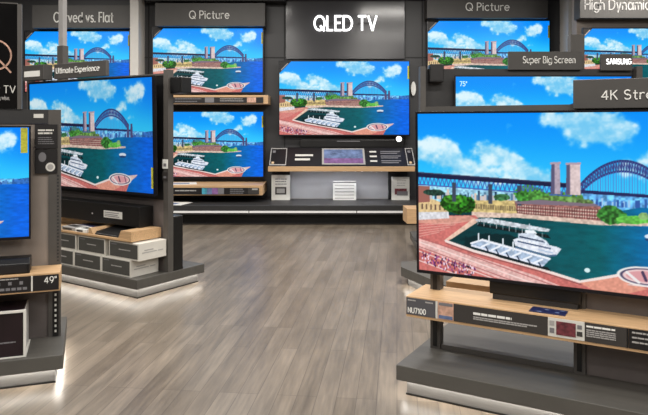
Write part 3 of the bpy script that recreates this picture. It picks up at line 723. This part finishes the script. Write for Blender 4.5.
t = thing('instruction_card', 'dark blue card lying on the oak shelf above the photo strip', 'card', FR, (.62, .18, .4172))
B('card', 'bluecard', t, .545, .690, .135, .215, .4174, .4195)
for a, b in ((.575, .15), (.60, .19), (.645, .165), (.66, .20)): B('mark', 'blueprint', t, a, a + .018, b - .006, b + .006, .4195, .4199)
television('biggest screen with the whole bridge, above the oak tag shelf', FR, .0146, 1.302, .213, .507, 1.262, .022, bz=.009, tilt=R(1.6), sticker=False)
tvb = thing('wall_mounted_soundbar', 'black bar under the biggest screen behind the oak shelf top', 'soundbar', FR, (.6, .25, .43))
B('bar', 'black', tvb, .345, .735, .255, .284, .440, .500, bev=.006); B('bracket', 'dark', tvb, .36, .72, .258, .282, .4175, .4398)
sign_box('large grey sign lettered 4K Streaming above the biggest screen', FR, .705, 1.55, .238, .274, 1.268, 1.390, '4K Streaming',
         .817, 1.165, 1.305, 1.342, spacing=1.05)

# ------------------------------------------------------------------ stand with the stacked cartons
FL = Frame(-1.28, 4.4455, -34)
st = thing('display_stand', 'grey stand with stacked white cartons on its lit plinth', 'display stand', FL, (-.85, .3, 0))
plinth(st, -1.85, 0, 0, .65)
B('upright', 'grey', st, -.052, -.002, .285, .335, .137, 1.60)
B('upright', 'grey', st, -1.78, -1.73, .285, .335, .137, 1.60)
B('back_panel', 'panel', st, -1.729, -.053, .298, .322, .137, .655)
B('upper_panel', 'black', st, -1.729, -.053, .292, .326, .656, 1.560)
B('top_rail', 'grey', st, -1.729, -.053, .288, .332, 1.561, 1.575)
pl = B('pole', 'pole', st, -1.333, -1.275, .295, .335, 1.576, 3.049)
B('pole_bracket', 'grey', pl, -1.342, -1.266, .288, .342, 1.576, 1.86)
sh = B('shelf_board', 'oak', st, -1.728, -.075, .012, .284, .386, .402, bev=.002)
MB().prism([(-.215, .402), (-.075, .402), (-.075, .458), (-.185, .458)], .014, .284, 'y').build('shelf_end', 'oak', sh)
MB().prism([(-.555, .402), (-.50, .402), (-.53, .445), (-.555, .445)], .02, .284, 'y').build('shelf_divider', 'oak', sh)
B('shelf_back', 'edge', sh, -1.728, -.20, .262, .284, .402, .462)
# things on that shelf
t = thing('media_player', 'flat black player set in the oak shelf recess above the cartons', 'media player', FL, (-.36, .12, .402))
MB().prism([(.03, .4025), (.25, .4025), (.25, .447), (.045, .425)], -.495, -.222, 'x').build('body', 'black', t)
B('slot', 'midgrey', t, -.47, -.25, .028, .031, .412, .414)
for (a, b, c, d, m, lab) in ((-.90, -.73, .03, .15, 'palegrey', 'grey printed booklet lying on the oak shelf of the carton stand'),
                             (-.715, -.585, .02, .13, 'white', 'white booklet with a dark oval beside the player on the oak shelf'),
                             (-.86, -.60, .152, .255, 'bluecard', 'dark booklet lying behind the white one on the oak shelf')):
    t = thing('booklet', lab, 'booklet', FL, ((a + b) / 2, (c + d) / 2, .402))
    B('cover', m, t, a, b, c, d, .4025, .428, bev=.002)
    B('cover_print', 'charcoal', t, a + .03, b - .03, c + .03, d - .03, .4282, .4290)
    B('spine_print', 'charcoal', t, a + .02, b - .04, c - .0015, c, .408, .420)
t = thing('soundbar_carton', 'long black carton with a white label standing behind the oak shelf', 'box', FL, (-.7, .22, .462))
B('carton', 'black', t, -1.40, -.16, .155, .283, .4625, .610, bev=.003)
lb = B('front_label', 'offwhite', t, -.555, -.345, .153, .155, .508, .560); lines(lb, 'midgrey', -.545, -.36, [.545, .53, .518], .005, .153, 9)
B('front_label', 'palegrey', t, -.70, -.685, .153, .155, .52, .53)
television('screen with the bridge large, above the stacked cartons', FL, -1.60, -.050, .2, .690, 1.555, .038, bz=.012, tilt=R(1.0), sticker=False, dim=True)
t2 = bpy.data.objects[max((o.name for o in C.objects if o.name.startswith('television')), key=lambda n: n)]
B('sticker', 'yellow', t2, -.086, -.064, .203, .207, .745, .895, label='narrow yellow energy sticker')
for z0, z1, m, lab in ((.885, .952, 'white', 'white square card on the black panel beside the carton stand screen'), (.80, .86, 'charcoal', 'dark square card on the black panel beside the carton stand screen')):
    t = thing('wall_mounted_card', lab, 'card', FL, (-.03, .28, z0))
    B('card', m, t, -.058, -.004, .2805, .2845, z0, z1); B('card_print', 'midgrey', t, -.045, -.018, .279, .2805, z0 + .015, z1 - .03)
sign_box('grey sign lettered Ultimate Experience below a pale pole', FL, -1.199, -.545, .165, .195, 1.570, 1.690, 'Ultimate Experience',
         -1.168, -.625, 1.614, 1.656, spacing=1.0)
t = thing('label_sign', 'small grey sign with a plain white label on the carton stand top', 'sign', FL, (-1.56, .22, 1.5755))
B('sign_case', 'sign', t, -1.70, -1.40, .20, .284, 1.5765, 1.705, bev=.003); B('sign_label', 'white', t, -1.675, -1.45, .197, .2, 1.607, 1.655)
t = thing('wall_mounted_speaker', 'small black box speaker on the post of the carton stand', 'speaker', FL, (.06, .38, 1.43))
B('cabinet', 'black', t, .0, .118, .30, .40, 1.43, 1.545, bev=.006); B('grille', 'black', t, .008, .110, .295, .30, 1.438, 1.537)
t = thing('subwoofer', 'tall black speaker box on the plinth beside the carton stand post', 'speaker', FL, (-.02, .39, .137))
B('cabinet', 'black', t, -.10, -.002, .34, .43, .1375, .535, bev=.006); B('foot', 'dark', t, -.09, -.012, .432, .44, .1375, .15)
# cartons
def carton(label, x1, z0, y0, w=.318, d=.25, h=.1205):
    x0 = x1 - w
    t = thing('soundbar_box', label, 'box', FL, ((x0 + x1) / 2, y0 + d / 2, z0), 'white cartons stacked on the plinth')
    B('carton', 'carton', t, x0, x1, y0, y0 + d, z0, z0 + h, bev=.002)
    f = B('front_print', 'cartonfront', t, x0 + .012, x1 - .012, y0 - .0015, y0, z0 + .012, z0 + h - .010, label='dark grey printed front')
    lines(f, 'palegrey', x0 + .11, x1 - .08, [z0 + .062], .007, y0 - .0015, int(abs(x1) * 100)); lines(f, 'midgrey', x0 + .03, x0 + .09, [z0 + .095], .006, y0 - .0015, 3)
    b = MB()
    for k, (a, c) in enumerate(((.03, .16), (.05, .13), (.17, .22))): b.box(x1, x1 + .0012, y0 + a, y0 + c, z0 + .05 + .016 * (k % 2), z0 + .057 + .016 * (k % 2))
    b.build('side_print', 'palegrey', t)
    return t
low = ['carton on the plinth itself at the near corner of the stack', 'carton on the plinth, second in its row from the near corner',
       'carton on the plinth, third in its row from the near corner', 'carton on the plinth, fourth in its row from the near corner']
up = ['upper carton overhanging the near corner, with a white end showing', 'upper carton, second along from the overhanging corner one',
      'upper carton, third along from the overhanging corner one', 'upper carton, fourth along from the overhanging corner one']
for k in range(4):
    carton(low[k], -.09 - k * .322, .1375, .022)
    carton(up[k], -.012 - k * .34 - (.02 if k else 0), .2585, .026)

# ------------------------------------------------------------------ near stand with the slotted upright
FN = Frame(-1.208, 3.009, 20)
st = thing('display_stand', 'grey stand with slotted upright and black cards, cropped by the frame', 'display stand', FN, (-.75, .3, 0))
plinth(st, -1.7, 0, 0, .64)
u = B('upright', 'grey', st, -.078, -.020, .290, .34, .137, 1.277)
MB().box(-.058, -.030, .2875, .2898, .14, .405).build('slot_strip', 'black', u)
b = MB()
for k in range(9): b.box(-.049, -.040, .2862, .2874, .16 + .026 * k, .172 + .026 * k)
b.build('slot_holes', 'offwhite', u)
b = MB()
for k in range(26): b.box(-.038, -.029, .2885, .2899, .515 + .017 * k, .524 + .017 * k)
b.build('slot_holes', 'dark', u)
B('upright', 'grey', st, -1.62, -1.57, .290, .34, .137, 1.277)
B('back_panel', 'greige', st, -1.569, -.0785, .300, .326, .41, 1.205)
B('lower_panel', 'panel', st, -1.569, -.0785, .303, .326, .137, .409)
hd = B('header_band', 'dark', st, -1.569, -.0785, .292, .330, 1.206, 1.277)
B('header_sticker', 'offwhite', hd, -.145, -.100, .2895, .2918, 1.235, 1.255)
for z0, z1 in ((1.083, 1.203), (.958, 1.078)):
    cd = B('info_card', 'infoblack', st, -.140, -.036, .283, .2868, z0, z1)
    if z0 > 1: lines(cd, 'offwhite', -.125, -.05, [1.170, 1.155], .008, .2828, 1, 'printed_heading'); lines(cd, 'midgrey', -.125, -.045, [1.135, 1.125, 1.115, 1.105], .004, .2828, 2)
    else:
        MB().disc(-.068, .990, .022, .022, .2805, .2828).build('seal', 'offwhite', cd); MB().disc(-.068, .990, .014, .014, .2795, .2804).build('seal_centre', 'palegrey', cd)
        MB().disc(-.105, 1.04, .018, .024, .2810, .2828).build('card_picture', 'midgrey', cd)
sh = B('shelf', 'oak', st, -1.56, -.016, .100, .289, .411, .499, bev=.002)
y = .0995
card('info_strip', 'infoblack', -.60, -.143, .419, .491, parent=sh, yy=y); card('divider', 'offwhite', -.1425, -.1355, .419, .491, d=.004, parent=sh, yy=y); card('size_tag', 'infoblack', -.135, -.022, .419, .491, parent=sh, yy=y)
card('info_strip', 'charcoal', -1.55, -.601, .419, .491, parent=sh, yy=y)
text('49"', 'lettering', 'white', sh, -.085, -.033, .452, .482, y - .003, depth=.001)
b = MB()
for k in range(9):
    b.box(-.37 + k * .024, -.352 + k * .024, y - .0045, y - .003, .430, .442)
    if k % 2: b.box(-.36 + k * .024, -.345 + k * .024, y - .0045, y - .003, .455, .470)
b.build('strip_icons', 'midgrey', sh)
lines(sh, 'palegrey', -.40, -.17, [.480], .005, y - .003, 12)
t = thing('soundbar', 'low black soundbar on the oak shelf under the cropped screen', 'soundbar', FN, (-.5, .18, .499))
MB().prism([(.125, .4995), (.235, .4995), (.235, .568), (.150, .568), (.125, .545)], -.90, -.150, 'x', bev=.004).build('bar', 'black', t)
MB().box(-.89, -.165, .120, .1245, .505, .54).build('grille', 'infoblack', t)
t = thing('product_box', 'dark display box with white edges on the plinth below the soundbar', 'box', FN, (-.4, .15, .1375))
B('carton', 'plum', t, -.70, -.170, .035, .26, .1425, .342)
b = MB()
b.box(-.70, -.158, .028, .040, .342, .352).box(-.70, -.158, .028, .27, .1375, .1425)
b.box(-.170, -.158, .028, .040, .1425, .342)
b.build('edge_frame', 'offwhite', t)
B('side_panel', 'palegrey', t, -.170, -.166, .042, .262, .1425, .342); lines(t, 'midgrey', -.30, -.20, [.205], .006, .035, 14)
television('cropped screen showing sky and skyline above the low black soundbar', FN, -1.112, -.152, .2, .649, 1.196, .048, bz=.008, sticker=False)
t2 = [o for o in C.objects if o.name.startswith('television') and o.type == 'EMPTY' and 'cropped screen showing sky' in o['label']][0]
B('sticker', 'yellow', t2, -.196, -.166, .201, .205, 1.065, 1.186, label='yellow and green energy sticker')
t = thing('header_sign', 'tall glossy black sign with a large Q ring above the cropped screen', 'sign', FN, (-.6, .29, 1.2775))
B('sign_panel', 'gloss', t, -1.05, -.219, .285, .315, 1.2785, 1.795); B('sign_edge', 'grey', t, -.2185, -.199, .283, .317, 1.2785, 1.797)
B('sign_edge', 'grey', t, -1.05, -.219, .283, .317, 1.7955, 1.801)
zq = wz(56, 3.22)
rg = MB().ring(-.318, zq, .068, .076, .281, .2848)
rg.prism([(-.300, zq - .030), (-.294, zq - .024), (-.243, zq - .082), (-.249, zq - .088)], .281, .2848, 'y')
rg.build('ring_mark', 'pinkprint', t)
text('QLED TV', 'lettering', 'offwhite', t, -.405, -.228, wz(93, 3.2), wz(86, 3.2), .2848, depth=.001)
text('ing wise.', 'lettering', 'palegrey', t, -.315, -.253, wz(100, 3.2), wz(96, 3.2), .2848, depth=.001)

# ------------------------------------------------------------------ light
def area(name, x, y, z, sx, sy, power, col=(1, .955, .89), rot=(0, 0, 0)):
    l = bpy.data.lights.new(name, 'AREA'); l.shape = 'RECTANGLE'; l.size = sx; l.size_y = sy; l.energy = power; l.color = col
    o = bpy.data.objects.new(name, l); C.objects.link(o); o.location = (x, y, z); o.rotation_euler = rot
    return o
for ix in (-3.6, -1.2, 1.2, 3.6):
    for iy in (-1.6, 1.2, 4.0, 6.6):
        area('ceiling_lamp', ix, iy, 3.03, 1.2, .3, 52)
w = bpy.data.worlds.new('room'); sc.world = w; w.use_nodes = True
w.node_tree.nodes['Background'].inputs['Color'].default_value = (.9, .95, 1, 1)
w.node_tree.nodes['Background'].inputs['Strength'].default_value = .1

# ------------------------------------------------------------------ camera
cd = bpy.data.cameras.new('camera'); cam = bpy.data.objects.new('camera', cd); C.objects.link(cam)
cam.location = (0, 0, 1.2); cam.rotation_euler = (R(90), 0, 0)
cd.sensor_width = 36; cd.lens = 650 / 648 * 36
cd.shift_y = -(207.5 - 125) / 648
cd.clip_start = .05
sc.camera = cam
sc.view_settings.view_transform = 'Standard'; sc.view_settings.look = 'None'
sc.view_settings.gamma = 1; sc.view_settings.use_curve_mapping = False
sc.view_settings.exposure = 0.0
